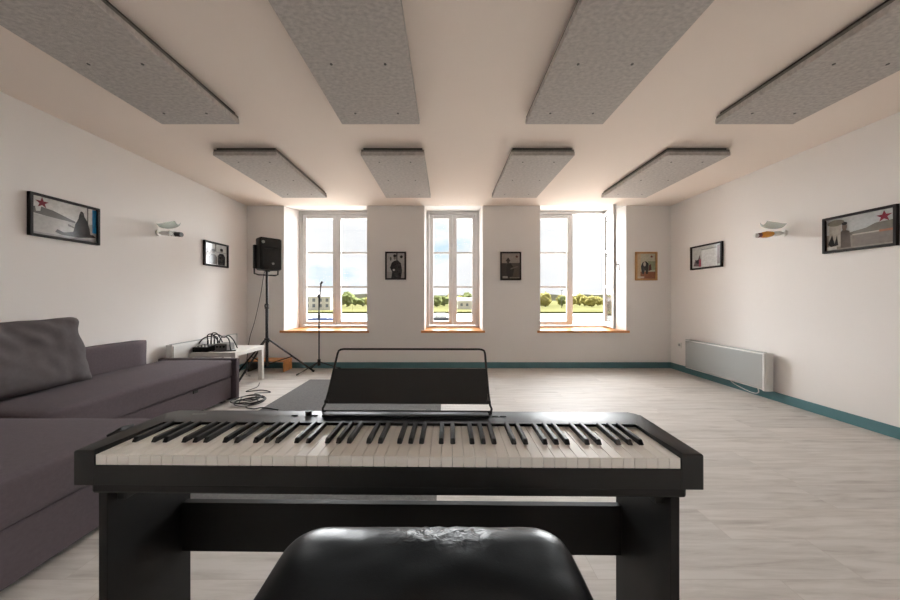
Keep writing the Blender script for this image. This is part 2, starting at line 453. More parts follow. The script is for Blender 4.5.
picture('small dark framed black and white photo of two people, left wall beside the corner', 0.42, 0.318, (XL, 3.995, 1.657), R(90),
        [(RC(0.1, 0.55, 0.16, 0.95), MD), (RC(0.45, 0.62, 0.5, 1), MD), (RC(0, 0.62, 1, 0.65), (150, 148, 146))] + person(0.36, 0.72, 0.17, MD) + person(0.74, 0.8, 0.17, DK), LT, fw=0.02)
picture('dark framed upright photo of a person in long black coat, left of middle window', 0.32, 0.43, (-0.775, YB, 1.577), 0,
        [(RC(0, 0, 1, 0.25), (160, 156, 152)),
         ([(0.25, 0.0), (0.3, 0.25), (0.18, 0.42), (0.28, 0.62), (0.42, 0.70), (0.62, 0.72), (0.8, 0.60), (0.86, 0.3), (0.8, 0.0)], (34, 31, 30)),
         (blob(0.45, 0.82, 0.07, 0.08), (120, 112, 106)), (RC(0.54, 0.68, 0.6, 1.0), DK), (blob(0.45, 0.9, 0.09, 0.06), DK),
         (blob(0.82, 0.86, 0.08, 0.06), DK), (blob(0.4, 0.33, 0.07, 0.045), (190, 186, 182)), (blob(0.22, 0.78, 0.05, 0.08), MD)], (176, 172, 168), fw=0.024)
picture('brown framed sepia photo with a dark seated figure, between middle and right windows', 0.32, 0.435, (0.995, YB, 1.572), 0,
        [(RC(0, 0, 1, 0.62), (92, 82, 74)), (RC(0, 0.05, 0.3, 0.6), (64, 56, 50)),
         ([(0.3, 0.05), (0.25, 0.4), (0.32, 0.6), (0.5, 0.62), (0.7, 0.4), (0.62, 0.1)], (44, 38, 34)),
         (blob(0.36, 0.70, 0.09, 0.09), (70, 60, 54)), ([(0.22, 0.7), (0.5, 0.7), (0.36, 0.84)], (60, 52, 46)),
         ([(0.5, 0.42), (0.9, 0.5), (0.9, 0.46), (0.5, 0.36)], (120, 110, 100)),
         (star(0.84, 0.87, 0.08, 1.35), (96, 58, 54)), (RC(0.05, 0.02, 0.34, 0.1), (180, 172, 160)), (RC(0.45, 0.02, 1, 0.06), (150, 140, 128))], (168, 156, 146), fw=0.022)
picture('light wood framed colour photo of dark figures, right of the open window', 0.335, 0.437, (3.08, YB, 1.57), 0,
        [(RC(0, 0, 0.22, 1), (204, 182, 150)), (RC(0.2, 0, 1, 0.28), (150, 100, 76)), (RC(0.6, 0.35, 1, 0.7), (150, 156, 130)),
         ([(0.28, 0.2), (0.22, 0.5), (0.32, 0.66), (0.5, 0.7), (0.64, 0.6), (0.6, 0.2), (0.5, 0.18), (0.45, 0.35), (0.38, 0.18)], (46, 42, 40)),
         (blob(0.42, 0.58, 0.07, 0.09), (190, 180, 166)), ([(0.62, 0.3), (0.66, 0.55), (0.76, 0.58), (0.8, 0.35)], (96, 60, 56)),
         (star(0.8, 0.88, 0.07, 1.35), (120, 60, 56)), (RC(0.04, 0.02, 0.4, 0.09), (214, 200, 180))], (196, 190, 168), framemat=M_framewood, fw=0.026)
picture('small dark framed landscape picture with painted reflection above the radiator, right wall', 0.485, 0.322, (XR, 3.992, 1.633), R(-90),
        [(RC(0.34, 0.03, 0.86, 0.82), (222, 224, 224)), ([(0.05, 0.1), (0.12, 0.42), (0.2, 0.35), (0.28, 0.62), (0.33, 0.3), (0.33, 0.05)], (112, 100, 104)),  # pale rectangle is a window reflection painted into the print
         (blob(0.22, 0.3, 0.08, 0.1), (60, 56, 60)), (RC(0.25, 0.05, 0.33, 0.4), (160, 84, 100)), (RC(0.88, 0.1, 0.96, 0.95), (150, 138, 140)),
         (RC(0.34, 0.84, 0.86, 0.87), (150, 160, 156))], (190, 192, 190), fw=0.02)
picture('wide dark framed photo with red star over a brownish street scene, right wall', 0.455, 0.318, (XR, 2.520, 1.643), R(-90),
        [(RC(0, 0, 1, 0.5), (140, 132, 124)), ([(0.3, 0.46), (0.45, 0.52), (0.62, 0.56), (0.75, 0.66), (1, 0.68), (1, 0.42), (0.3, 0.40)], (104, 100, 90)),
         (RC(0.42, 0.4, 1, 0.43), (186, 174, 160)), (RC(0.8, 0.3, 1, 0.44), (150, 96, 74)), (RC(0.42, 0.05, 1, 0.38), (116, 106, 98)),
         (RC(0.05, 0.1, 0.24, 0.85), (174, 168, 158)), (blob(0.16, 0.86, 0.14, 0.1), (120, 116, 104)),
         ([(0.03, 0.2), (0.1, 0.5), (0.14, 0.2), (0.18, 0.48), (0.2, 0.15), (0.08, 0.12)], DK),
         ([(0.24, 0.05), (0.24, 0.55), (0.28, 0.62), (0.38, 0.55), (0.40, 0.05)], (96, 86, 80)), (blob(0.30, 0.70, 0.04, 0.13), (120, 104, 94)), (blob(0.30, 0.8, 0.045, 0.05), DK),
         (RC(0.02, 0.02, 0.18, 0.12), (210, 206, 200)), (star(0.87, 0.80, 0.17, 0.66), (118, 24, 44))], (182, 184, 184), fw=0.02)

# ------------------------------------------------------------------ wall lamps  (local: -y points off the wall)
def sconce(label, loc, rz, amber):
    t = thing('wall_lamp', label, 'wall lamp', loc, rz, 'wall lamps')
    bm = NB(); tube(bm, [(0, -0.001, 0), (0, -0.018, 0)], 0.035, 20); tube(bm, [(0, -0.018, 0), (0, -0.05, 0)], 0.012, 12)
    obj('wall_plate', bm, M_ceramic, t, smooth=40)
    L0 = 0.115 if amber else 0.135; L1 = 0.245 if amber else 0.19
    zz = lambda d: -0.10*(d-0.05)
    bm = NB(); tube(bm, [(0, -0.045, 0), (0, -L0, zz(L0))], 0.026, 18); obj('lamp_socket', bm, M_ceramic, t, smooth=40)
    bm = NB(); span = L1-L0
    prof = [(L0-0.002, 0.018), (L0+0.12*span, 0.027), (L0+0.5*span, 0.034 if amber else 0.026), (L0+0.85*span, 0.028), (L1, 0.02)]
    rings = [[bm.verts.new((r*math.cos(a), -d, zz(d)+r*math.sin(a))) for a in [2*math.pi*k/18 for k in range(18)]] for d, r in prof]
    for i in range(len(rings)-1):
        for k in range(18): bm.faces.new((rings[i][k], rings[i][(k+1) % 18], rings[i+1][(k+1) % 18], rings[i+1][k]))
    bm.faces.new(rings[0]); bm.faces.new(rings[-1])
    obj('bulb', bm, M_amber if amber else M_bulbglass, t, smooth=40)
    L2 = L1+(0.03 if amber else 0.06)
    bm = NB(); tube(bm, [(0, -L1+0.002, zz(L1)), (0, -L2, zz(L2))], 0.025, 16); obj('end_cap', bm, M_capred if amber else M_capdark, t, smooth=40)
    if amber:
        bm = NB(); tube(bm, [(0, -L2, zz(L2)), (0, -L2-0.03, zz(L2+0.03))], 0.021, 16, r2=0.013); obj('cap_tip', bm, M_ceramic, t, smooth=40)
    # curved leaf of frosted glass standing over the socket
    bm = NB(); nu, nv = 14, 8; grid = []
    for side in (0, 1):
        g = []
        for i in range(nu+1):
            u = i/nu; row = []
            for j in range(nv+1):
                v = j/nv-0.5
                wid = 0.085*math.sin(math.pi*(0.18+0.72*u))**0.8
                x = v*2*wid; y = -0.03-0.18*u
                z = 0.034+0.02*(2*u-1)**2+0.03*u+(v*2)**2*0.03+side*0.005
                row.append(bm.verts.new((x, y, z)))
            g.append(row)
        grid.append(g)
    for s in (0, 1):
        for i in range(nu):
            for j in range(nv): bm.faces.new((grid[s][i][j], grid[s][i+1][j], grid[s][i+1][j+1], grid[s][i][j+1]))
    for i in range(nu):
        for j in (0, nv): bm.faces.new((grid[0][i][j], grid[0][i+1][j], grid[1][i+1][j], grid[1][i][j]))
    for j in range(nv):
        for i in (0, nu): bm.faces.new((grid[0][i][j], grid[0][i][j+1], grid[1][i][j+1], grid[1][i][j]))
    obj('glass_shade', bm, M_shade, t, smooth=40)
sconce('glass wall lamp with clear bulb and black tip between the left wall pictures', (XL, 3.2, 1.775), R(90), False)
sconce('glass wall lamp with amber bulb between the right wall pictures', (XR, 3.08, 1.745), R(-90), True)

# ------------------------------------------------------------------ radiators (local: x along the wall, -y off the wall)
def radiator(label, loc, rz, L, H, front, cable):
    t = thing('wall_radiator', label, 'radiator', loc, rz, 'panel radiators')
    d0, d1 = -0.03, -0.105
    bm = NB(); box(bm, -L/2, L/2, d1+0.006, d0, 0.0, H, 0.006); obj('casing', bm, M_heatw, t)
    bm = NB(); n = 48
    P = []
    for i in range(n+1):
        P.append((-L/2+0.012+(L-0.075)*i/n))
    box(bm, -L/2+0.012, L/2-0.033, d1-0.004, d1+0.007, 0.014, H-0.016, 0.003)
    obj('front_panel', bm, front, t)
    bm = NB()   # curved end cap at the near end
    arc = [(L/2-0.032, d1+0.006), (L/2-0.032, d1-0.003), (L/2-0.024, d1-0.009), (L/2-0.010, d1-0.011), (L/2, d1-0.004), (L/2+0.004, d1+0.02), (L/2+0.004, d0), (L/2+0.0005, d0), (L/2+0.0005, d1+0.0055)]
    prism(bm, arc, -0.003, H+0.003); obj('end_cap', bm, M_heatw, t)
    bm = NB()
    for k in range(28):
        x = -L/2+0.04+(L-0.1)*k/27; box(bm, x-0.012, x+0.012, d1+0.025, d0-0.015, H-0.002, H+0.003)
    box(bm, -L/2, L/2, d1+0.006, d1+0.018, H-0.001, H+0.006, 0.002)
    obj('top_grille', bm, M_heat, t)
    bm = NB()
    for x in (-L*0.3, L*0.3): box(bm, x-0.03, x+0.03, d0-0.002, -0.0005, 0.06, H-0.06)
    obj('wall_bracket', bm, M_heatw, t)
    if cable:
        bm = NB(); tube(bm, smooth_path([(L/2-0.14, -0.05, 0.01), (L/2-0.12, -0.06, -0.05), (L/2-0.20, -0.05, -0.075), (L/2-0.40, -0.03, -0.05), (L/2-0.5, -0.012, -0.015), (L/2-0.52, -0.008, 0.03)]), 0.005, 8)
        obj('power_cable', bm, M_heatw, t)
    return t
radiator('long grey fronted electric radiator low on the right wall', (XR, 3.69, 0.10), R(-90), 1.07, 0.395, M_heat, True)
radiator('white electric radiator on left wall behind the white side table', (XL, 3.76, 0.17), R(90), 1.02, 0.40, M_heatw, False)

b = NB(); t = thing('wall_socket', 'small white electric socket on right wall beside the radiator end', 'socket', (XR, 4.45, 0.385), R(-90))
box(b, -0.04, 0.04, -0.01, -0.0005, -0.04, 0.04, 0.003); obj('socket_plate', b, M_ceramic, t)
b = NB(); tube(b, [(0, -0.0115, 0), (0, -0.0095, 0)], 0.02, 16); obj('socket_well', b, M_heat, t)

# ------------------------------------------------------------------ corner sofa
sofa = thing('corner_sofa', 'dark grey fabric corner sofa with chaise along the left wall', 'sofa', (-2.6, 2.0, 0))
def part(name, bm, m, parent, off, **k):
    bmesh.ops.translate(bm, verts=bm.verts[:], vec=-Vector(off)); return obj(name, bm, m, parent, **k)
so = (-2.6, 2.0, 0)
b = NB(); soft_box(b, -2.965, -2.245, 1.663, 3.168, 0.252, 0.432, 0.030, 0.022, 0.004, 5, 20); part('seat', b, M_fabric, sofa, so)
b = NB(); soft_box(b, -2.965, -1.582, 0.92, 1.655, 0.242, 0.425, 0.030, 0.012, 0.003, 5, 20, 3); part('chaise_seat', b, M_fabric, sofa, so)
b = NB(); box(b, -2.965, -2.262, 1.64, 3.165, 0.03, 0.25, 0.012); part('seat_base', b, M_fabric, sofa, so)
b = NB(); box(b, -2.965, -1.60, 0.925, 1.635, 0.02, 0.24, 0.012); part('chaise_base', b, M_fabric, sofa, so)
b = NB(); soft_box(b, -3.055, -2.967, 0.92, 2.985, 0.03, 0.668, 0.02, 0, 0.003, 6, 18, 5); part('backrest', b, M_fabric, sofa, so)
b = NB(); box(b, -3.05, -2.218, 3.172, 3.225, 0.0, 0.438, 0.010); part('end_panel', b, M_fabric, sofa, so)
b = NB(); box(b, -2.263, -2.254, 2.68, 2.73, 0.222, 0.249, 0.002); part('pull_tab', b, M_cable, sofa, so)
for x, y in ((-1.66, 1.58), (-1.66, 0.98), (-2.9, 0.98), (-2.32, 3.1)):
    b = NB(); box(b, x-0.025, x+0.025, y-0.025, y+0.025, 0.0, 0.031); part('foot', b, M_cable, sofa, so)

# loose cushion
def cushion():
    from mathutils import noise
    bm = NB(); W, H, T = 0.40, 0.25, 0.105
    tmp = bmesh.new(); bmesh.ops.create_cube(tmp, size=2.0); bmesh.ops.subdivide_edges(tmp, edges=tmp.edges[:], cuts=34, use_grid_fill=True)
    for v in tmp.verts:
        p = v.co.copy(); u, w, t = p.y, p.z, p.x
        edge = (1-abs(u)**4.5)*(1-abs(w)**4.5)
        th = T*(0.30+0.70*max(0, edge)**0.5)
        x = t*th; y = u*W*(1-0.035*(1-abs(w)**2)*abs(u)**3); z = w*H*(1-0.035*(1-u*u)*abs(w)**3)
        q = Vector((x, y, z))
        a = noise.noise(q*Vector((3, 5, 9)).length*0.35+Vector((3, 1, 2)))
        c = noise.noise(Vector((y*7+z*10, z*5-y*3, 4.2)))
        up = max(0, w-0.1)
        q.x += 0.014*a*max(0, edge)**0.3 + 0.045*c*up*(1 if t > 0 else 0.2) + 0.012*noise.noise(Vector((y*15, z*13, 1)))*(1 if t > 0 else 0)
        v.co = q
    me = bpy.data.meshes.new('t'); tmp.to_mesh(me); tmp.free(); bm.from_mesh(me); bpy.data.meshes.remove(me)
    for f in bm.faces: f.smooth = True
    return bm
c = thing('back_cushion', 'big grey wrinkled back cushion leaning against the sofa backrest', 'cushion', (-2.838, 1.945, 0.682))
o = obj('cushion_cover', cushion(), M_cushfab, c); o.rotation_euler = (0, R(-15), R(3))
b = NB()
tube(b, [(0.0, -0.396+0.792*i/40, -0.243) for i in range(41)], 0.004, 6); o2 = obj('seam_piping', b, M_cushfab, c); o2.rotation_euler = (0, R(-15), R(3))

from mathutils import noise as NZ

# ------------------------------------------------------------------ side table and what is on it
TX0, TX1, TY0, TY1 = -2.98, -2.43, 3.46, 4.01
t = thing('side_table', 'square white side table between the sofa end and speaker stand', 'table', ((TX0+TX1)/2, (TY0+TY1)/2, 0))
b = NB(); box(b, -0.275, 0.275, -0.275, 0.275, 0.40, 0.45, 0.002); obj('tabletop', b, M_lack, t)
for sx in (-1, 1):
    for sy in (-1, 1):
        b = NB(); box(b, min(sx*0.224, sx*0.274), max(sx*0.224, sx*0.274), min(sy*0.224, sy*0.274), max(sy*0.224, sy*0.274), 0, 0.3995, 0.002); obj('leg', b, M_lack, t)
m_ = thing('audio_mixer', 'black sound mixer with cables plugged in, on the white side table', 'mixer', (-2.865, 3.60, 0.45))
b = NB(); prism(b, [(-0.11, 0), (0.11, 0), (0.11, 0.065), (0.06, 0.07), (-0.11, 0.055)], -0.085, 0.085, axis='x'); obj('mixer_body', b, M_black, m_)
for i in range(4):
    for j in range(3):
        b = NB(); x = -0.06+0.04*i; y = -0.085+0.045*j; z = 0.055+0.015*(y+0.11)/0.17
        tube(b, [(x, y, z-0.002), (x, y, z+0.014)], 0.008, 10); obj('knob', b, M_heat if j else M_ceramic, m_)
for i in range(4):
    b = NB(); x = -0.06+0.04*i; tube(b, [(x, 0.085, 0.064), (x, 0.085, 0.115)], 0.009, 10); obj('jack_plug', b, M_blkmetal, m_)
m2 = thing('audio_interface', 'small grey audio box beside the mixer on the white side table', 'audio box', (-2.68, 3.64, 0.45))
b = NB(); box(b, -0.07, 0.07, -0.07, 0.07, 0, 0.085, 0.008); obj('case', b, mat('grey_plastic', (104, 100, 98), 0.45), m2)
for i in range(3):
    b = NB(); tube(b, [(-0.04+0.04*i, -0.069, 0.05), (-0.04+0.04*i, -0.08, 0.05)], 0.011, 12); obj('knob', b, M_black, m2)
b = NB()
for i, pts in enumerate([
    [(-2.925, 3.685, 0.555), (-2.94, 3.70, 0.62), (-2.90, 3.72, 0.63), (-2.86, 3.75, 0.56), (-2.80, 3.78, 0.46), (-2.70, 3.80, 0.458)],
    [(-2.885, 3.685, 0.555), (-2.88, 3.69, 0.64), (-2.83, 3.70, 0.645), (-2.78, 3.70, 0.58), (-2.73, 3.66, 0.545)],
    [(-2.845, 3.685, 0.555), (-2.84, 3.68, 0.63), (-2.77, 3.66, 0.63), (-2.71, 3.66, 0.60), (-2.66, 3.67, 0.62), (-2.62, 3.70, 0.56), (-2.60, 3.74, 0.458)],
    [(-2.805, 3.685, 0.555), (-2.80, 3.67, 0.60), (-2.83, 3.63, 0.62), (-2.93, 3.62, 0.59), (-2.975, 3.58, 0.50), (-2.99, 3.53, 0.458), (-2.99, 3.45, 0.42), (-2.995, 3.38, 0.25), (-2.99, 3.36, 0.02)],
    [(-2.72, 3.60, 0.54), (-2.70, 3.60, 0.60), (-2.64, 3.61, 0.61), (-2.62, 3.63, 0.56), (-2.58, 3.60, 0.458), (-2.52, 3.58, 0.456), (-2.56, 3.54, 0.456), (-2.66, 3.53, 0.457)],
    [(-2.76, 3.53, 0.457), (-2.70, 3.515, 0.457), (-2.62, 3.52, 0.457), (-2.55, 3.56, 0.457), (-2.50, 3.57, 0.457)]]):
    tube(b, smooth_path(pts, 8), 0.0068, 7)
tag(obj('cable_tangle', b, M_cable), 'tangle of black cables looping over the mixer on the side table', 'cables')

# cable coil on the floor
b = NB(); pts = []
for i in range(0, 150):
    a = i*0.21; rr = 0.108+0.03*math.sin(a*0.37)+0.012*math.sin(a*1.7)
    pts.append((-2.035+0.02*math.sin(a*0.19)+rr*1.1*math.cos(a), 3.10+0.03*math.cos(a*0.23)+rr*math.sin(a), 0.006+0.00026*i))
tube(b, pts, 0.005, 6)
tube(b, smooth_path([pts[-1], (-2.10, 3.30, 0.03), (-2.00, 3.42, 0.006), (-2.15, 3.50, 0.006), (-2.30, 3.45, 0.006), (-2.28, 3.62, 0.006), (-2.36, 3.80, 0.006)], 8), 0.005, 6)
tube(b, smooth_path([pts[0], (-1.98, 2.97, 0.006), (-1.86, 2.90, 0.009), (-1.78, 2.92, 0.014), (-1.6, 2.86, 0.014)], 8), 0.005, 6)
tag(obj('cable_coil', b, M_cable), 'black cable lying in a loose coil on the floor by the sofa end', 'cable')

# rug
b = NB(); box(b, -1.79, -0.05, 1.42, 3.95, 0.0005, 0.009, 0.003); tag(obj('floor_rug', b, M_rug), 'plain dark grey rug on the floor behind the keyboard', 'rug')

# ------------------------------------------------------------------ speaker, stand, microphone stand, wooden shelf
sx, sy = -2.495, 4.18
t = thing('speaker_stand', 'black tripod stand carrying the loudspeaker in the left corner', 'speaker stand', (sx, sy, 0))
b = NB(); tube(b, [(0, 0, 0.13), (0, 0, 0.98)], 0.019, 14); obj('lower_pole', b, M_blkmetal, t, smooth=40)
b = NB(); tube(b, [(0, 0, 0.95), (0, 0, 1.47)], 0.0155, 14); obj('upper_pole', b, M_blkmetal, t, smooth=40)
b = NB(); tube(b, [(0, 0, 0.93), (0, 0, 1.0)], 0.028, 14); tube(b, [(0, -0.02, 0.97), (0.01, -0.06, 0.97)], 0.012, 10); obj('height_clamp', b, M_blkmetal, t, smooth=40)
b = NB(); tube(b, [(0, 0, 0.46), (0, 0, 0.52)], 0.032, 14); obj('leg_collar', b, M_blkmetal, t, smooth=40)
b = NB(); tube(b, [(0, 0, 0.13), (0, 0, 0.19)], 0.028, 14); obj('strut_collar', b, M_blkmetal, t, smooth=40)
for az, ln in ((17, 0.60), (265, 0.55), (166, 0.50)):
    ca, sa = math.cos(R(az)), math.sin(R(az))
    b = NB(); tube(b, [(0.03*ca, 0.03*sa, 0.495), (ln*ca, ln*sa, 0.02)], 0.0125, 10); lg = obj('leg', b, M_blkmetal, t, smooth=40)
    b = NB(); tube(b, [((ln-0.02)*ca, (ln-0.02)*sa, 0.03), ((ln+0.01)*ca, (ln+0.01)*sa, 0.014)], 0.0145, 10); obj('rubber_foot', b, M_cable, lg, smooth=40)
    b = NB(); f = 0.52; tube(b, [(0.02*ca, 0.02*sa, 0.16), (f*ln*ca, f*ln*sa, 0.495-0.475*f)], 0.007, 8); obj('strut', b, M_blkmetal, t, smooth=40)

al = R(50)
sp = thing('loudspeaker', 'black loudspeaker on tall tripod stand left of the left window', 'loudspeaker', (sx+0.01, sy, 1.445), al)
W, D, H = 0.135, 0.13, 0.455
b = NB(); prism(b, [(-W, -D), (W, -D), (W, D*0.35), (W*0.6, D), (-W*0.6, D), (-W, D*0.35)], 0.02, H); 
bmesh.ops.bevel(b, geom=b.edges[:], offset=0.012, segments=2, affect='EDGES'); obj('cabinet', b, M_black, sp, smooth=40)
b = NB(); box(b, -W+0.012, W-0.012, -D-0.010, -D+0.002, 0.05, 0.31, 0.006); obj('grille', b, mat('speaker_grille', (30, 29, 29), 0.7, spec=0.3, bump=0.5, bscale=900), sp)
b = NB(); box(b, -W+0.018, W-0.018, -D-0.004, -D+0.002, 0.325, H-0.02, 0.004); obj('horn', b, mat('horn_black', (14, 13, 13), 0.35), sp)
b = NB(); tube(b, [(0.02, -D-0.013, 0.105), (0.02, -D-0.009, 0.105)], 0.016, 16); obj('badge', b, M_heat, sp)
b = NB(); tube(b, [(-W+0.035, -D-0.007, 0.39), (-W+0.035, -D-0.003, 0.39)], 0.02, 16); obj('tweeter_badge', b, M_heat, sp)
b = NB(); tube(b, [(0, 0, 0.0), (0, 0, 0.035)], 0.03, 14); obj('pole_socket', b, M_blkmetal, sp)
b = NB()
pts = [(-W-0.02, 0.03, 0.33), (-W-0.02, 0.03, 0.02), (-W-0.02, 0.03, -0.03), (-W+0.03, 0.03, -0.045), (W-0.03, 0.03, -0.045), (W+0.01, 0.03, -0.03), (W+0.01, 0.03, 0.06)]
tube(b, pts, 0.010, 8)
box(b, -W-0.03, -W+0.001, 0.0, 0.06, 0.04, 0.36, 0.004)
obj('yoke_bracket', b, M_blkmetal, sp, smooth=40)
b = NB(); tube(b, smooth_path([(sx-0.08, sy+0.08, 1.47), (sx-0.10, sy+0.08, 1.36), (sx-0.13, sy+0.06, 1.1), (sx-0.19, sy+0.03, 0.75), (sx-0.24, sy+0.0, 0.52), (sx-0.30, sy+0.03, 0.2), (sx-0.33, sy+0.06, 0.006), (sx-0.2, sy-0.05, 0.006)], 8), 0.004, 6)
tag(obj('speaker_cable', b, M_cable), 'thin black cable hanging down from the loudspeaker', 'cable')

mx, my = -1.845, 4.36
t = thing('microphone_stand', 'slim black microphone stand in front of the left window', 'microphone stand', (mx, my, 0))
b = NB(); tube(b, [(0, 0, 0.10), (0, 0, 1.12)], 0.010, 12); obj('pole', b, M_blkmetal, t, smooth=40)
b = NB(); tube(b, [(0, 0, 0.10), (0, 0, 0.19)], 0.022, 12); obj('leg_hub', b, M_blkmetal, t, smooth=40)
b = NB(); tube(b, [(0, 0, 0.79), (0, 0, 0.86)], 0.016, 12); obj('clutch', b, M_blkmetal, t, smooth=40)
b = NB(); tube(b, [(0.0, -0.022, 0.78), (0.035, -0.022, 1.26)], 0.0075, 10); obj('boom_arm', b, M_blkmetal, t, smooth=40)
b = NB(); tube(b, [(0.0, 0, 1.08), (0.0, 0, 1.13)], 0.017, 12); tube(b, [(0.0, -0.03, 1.105), (0.0, 0.03, 1.105)], 0.012, 10); obj('tilt_joint', b, M_blkmetal, t, smooth=40)
b = NB(); tube(b, [(0.033, -0.022, 1.24), (0.036, -0.022, 1.27)], 0.012, 10); tube(b, [(0.030, -0.022, 1.275), (0.06, -0.03, 1.315)], 0.014, 10); obj('microphone_clip', b, M_blkmetal, t, smooth=40)
for az in (38, 222, 140):
    ca, sa = math.cos(R(az)), math.sin(R(az)); ln = 0.30 if az != 140 else 0.26
    b = NB(); tube(b, [(0.015*ca, 0.015*sa, 0.15), (ln*ca, ln*sa, 0.012)], 0.007, 8); lg = obj('leg', b, M_blkmetal, t, smooth=40)
    b = NB(); tube(b, [((ln-0.03)*ca, (ln-0.03)*sa, 0.026), ((ln+0.008)*ca, (ln+0.008)*sa, 0.0125)], 0.012, 8); obj('rubber_foot', b, M_cable, lg, smooth=40)

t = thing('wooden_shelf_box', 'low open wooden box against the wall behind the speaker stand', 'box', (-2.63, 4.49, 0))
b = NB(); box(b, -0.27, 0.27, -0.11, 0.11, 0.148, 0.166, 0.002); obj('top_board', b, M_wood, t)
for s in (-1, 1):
    b = NB(); box(b, min(s*0.2505, s*0.27), max(s*0.2505, s*0.27), -0.11, 0.11, 0.0, 0.1475, 0.002); obj('end_board', b, M_wood if s > 0 else M_batten, t)  # left board coloured dark in place of the shade under the table

# ------------------------------------------------------------------ digital piano
kb = thing('digital_piano', 'black digital piano with white keys on its stand, facing the windows', 'digital piano', (-0.1295, 0.632, 0.0), R(-0.69))
HW = 0.6680; DP = 0.232; ZT = 0.754; ZB = 0.681
def corner(cx, cy, r, a0, a1, n=5): return [(cx+r*math.cos(R(a0+(a1-a0)*i/n)), cy+r*math.sin(R(a0+(a1-a0)*i/n))) for i in range(n+1)]
KX = 0.621
poly = [(-HW, 0.0), (-KX, 0.0), (-KX, 0.155), (KX, 0.155), (KX, 0.0), (HW, 0.0)] + corner(HW-0.022, DP-0.022, 0.022, 0, 90) + corner(-HW+0.022, DP-0.022, 0.022, 90, 180)
b = NB(); fs = prism(b, poly, ZB, ZT)
top = [e for e in b.edges if all(abs(v.co.z-ZT) < 1e-6 for v in e.verts)] + [e for e in b.edges if abs(e.verts[0].co.x) > HW-1e-4 and abs(e.verts[1].co.x) > HW-1e-4 and e.verts[0].co.y < 1e-4 and e.verts[1].co.y < 1e-4]
bmesh.ops.bevel(b, geom=top, offset=0.005, segments=3, affect='EDGES', profile=0.5)
obj('case', b, M_panelblk, kb, smooth=35)
b = NB(); box(b, -KX+0.0005, KX-0.0005, 0.0, 0.010, ZB, 0.7225, 0.001); obj('key_slip', b, M_panelblk, kb)
b = NB(); box(b, -KX+0.0005, KX-0.0005, 0.0105, 0.1545, ZB+0.001, 0.7165); obj('key_bed', b, M_black, kb)
b = NB(); box(b, -0.638, 0.638, 0.008, 0.215, 0.657, 0.6805, 0.006); obj('underside', b, M_black, kb)
# keys
pit = 2*(KX-0.0015)/52
b = NB(); box(b, -pit/2+0.0004, pit/2-0.0004, 0.0015, 0.1545, 0.7235, 0.7455, 0.0008, seg=2)
wk = obj('white_key', b, M_white_key, kb); wk.location = (-26*pit+pit/2, 0, 0)
for i in range(1, 52):
    c = wk.copy(); COL.objects.link(c); c.parent = kb; c.location = (-26*pit+pit/2+i*pit, 0, 0)
b = NB()
w = 0.0052; y0, y1, z0, z1 = 0.055, 0.1545, 0.7455, 0.7565
v = [b.verts.new(p) for p in ((-w-.0006, y0, z0), (w+.0006, y0, z0), (w+.0006, y1, z0), (-w-.0006, y1, z0), (-w+.0006, y0+0.006, z1), (w-.0006, y0+0.006, z1), (w-.0006, y1, z1), (-w+.0006, y1, z1))]
for f in ((3,2,1,0),(4,5,6,7),(0,1,5,4),(1,2,6,5),(2,3,7,6),(3,0,4,7)): b.faces.new([v[i] for i in f])
bmesh.ops.bevel(b, geom=b.edges[:], offset=0.0011, segments=2, affect='EDGES')
bk = None
for i in range(51):
    if 'ABCDEFG'[i % 7] in 'BE': continue
    off = {'A': 0.001, 'C': -0.0015, 'D': 0.0015, 'F': -0.002, 'G': 0.0}['ABCDEFG'[i % 7]]
    x = -26*pit+(i+1)*pit+off
    if bk is None: bk = obj('black_key', b, M_black_key, kb); bk.location = (x, 0, 0)
    else:
        c = bk.copy(); COL.objects.link(c); c.parent = kb; c.location = (x, 0, 0)
# controls
b = NB(); bmesh.ops.create_icosphere(b, subdivisions=3, radius=1)
for v in b.verts:
    q = 1+0.5*NZ.noise(v.co*1.8+Vector((2, 1, 4)))
    v.co = Vector((-HW-0.010+v.co.x*0.012*q, 0.106+v.co.y*0.026*q, 0.747+v.co.z*0.012*q))
obj('cable_plug', b, M_board, kb, smooth=40)
b = NB(); tube(b, [(-0.257, 0.203, ZT-0.001), (-0.257, 0.203, ZT+0.011)], 0.0085, 18); obj('volume_knob', b, M_black, kb, smooth=40)
b = NB(); tube(b, [(0.077, 0.222, ZT-0.001), (0.077, 0.222, ZT+0.008)], 0.012, 18, r2=0.008); obj('rest_knob', b, M_black, kb, smooth=40)
for x0 in (-0.292, -0.238, 0.238, 0.262, 0.284):
    b = NB(); box(b, x0-0.0085, x0+0.0085, 0.194, 0.199, ZT-0.001, ZT+0.0018, 0.0008); obj('button', b, M_board, kb)
b = NB(); box(b, -0.585, -0.545, 0.2005, 0.2055, ZT-0.001, ZT+0.0006); obj('maker_badge', b, mat('badge_grey', (120, 120, 120), 0.4), kb)
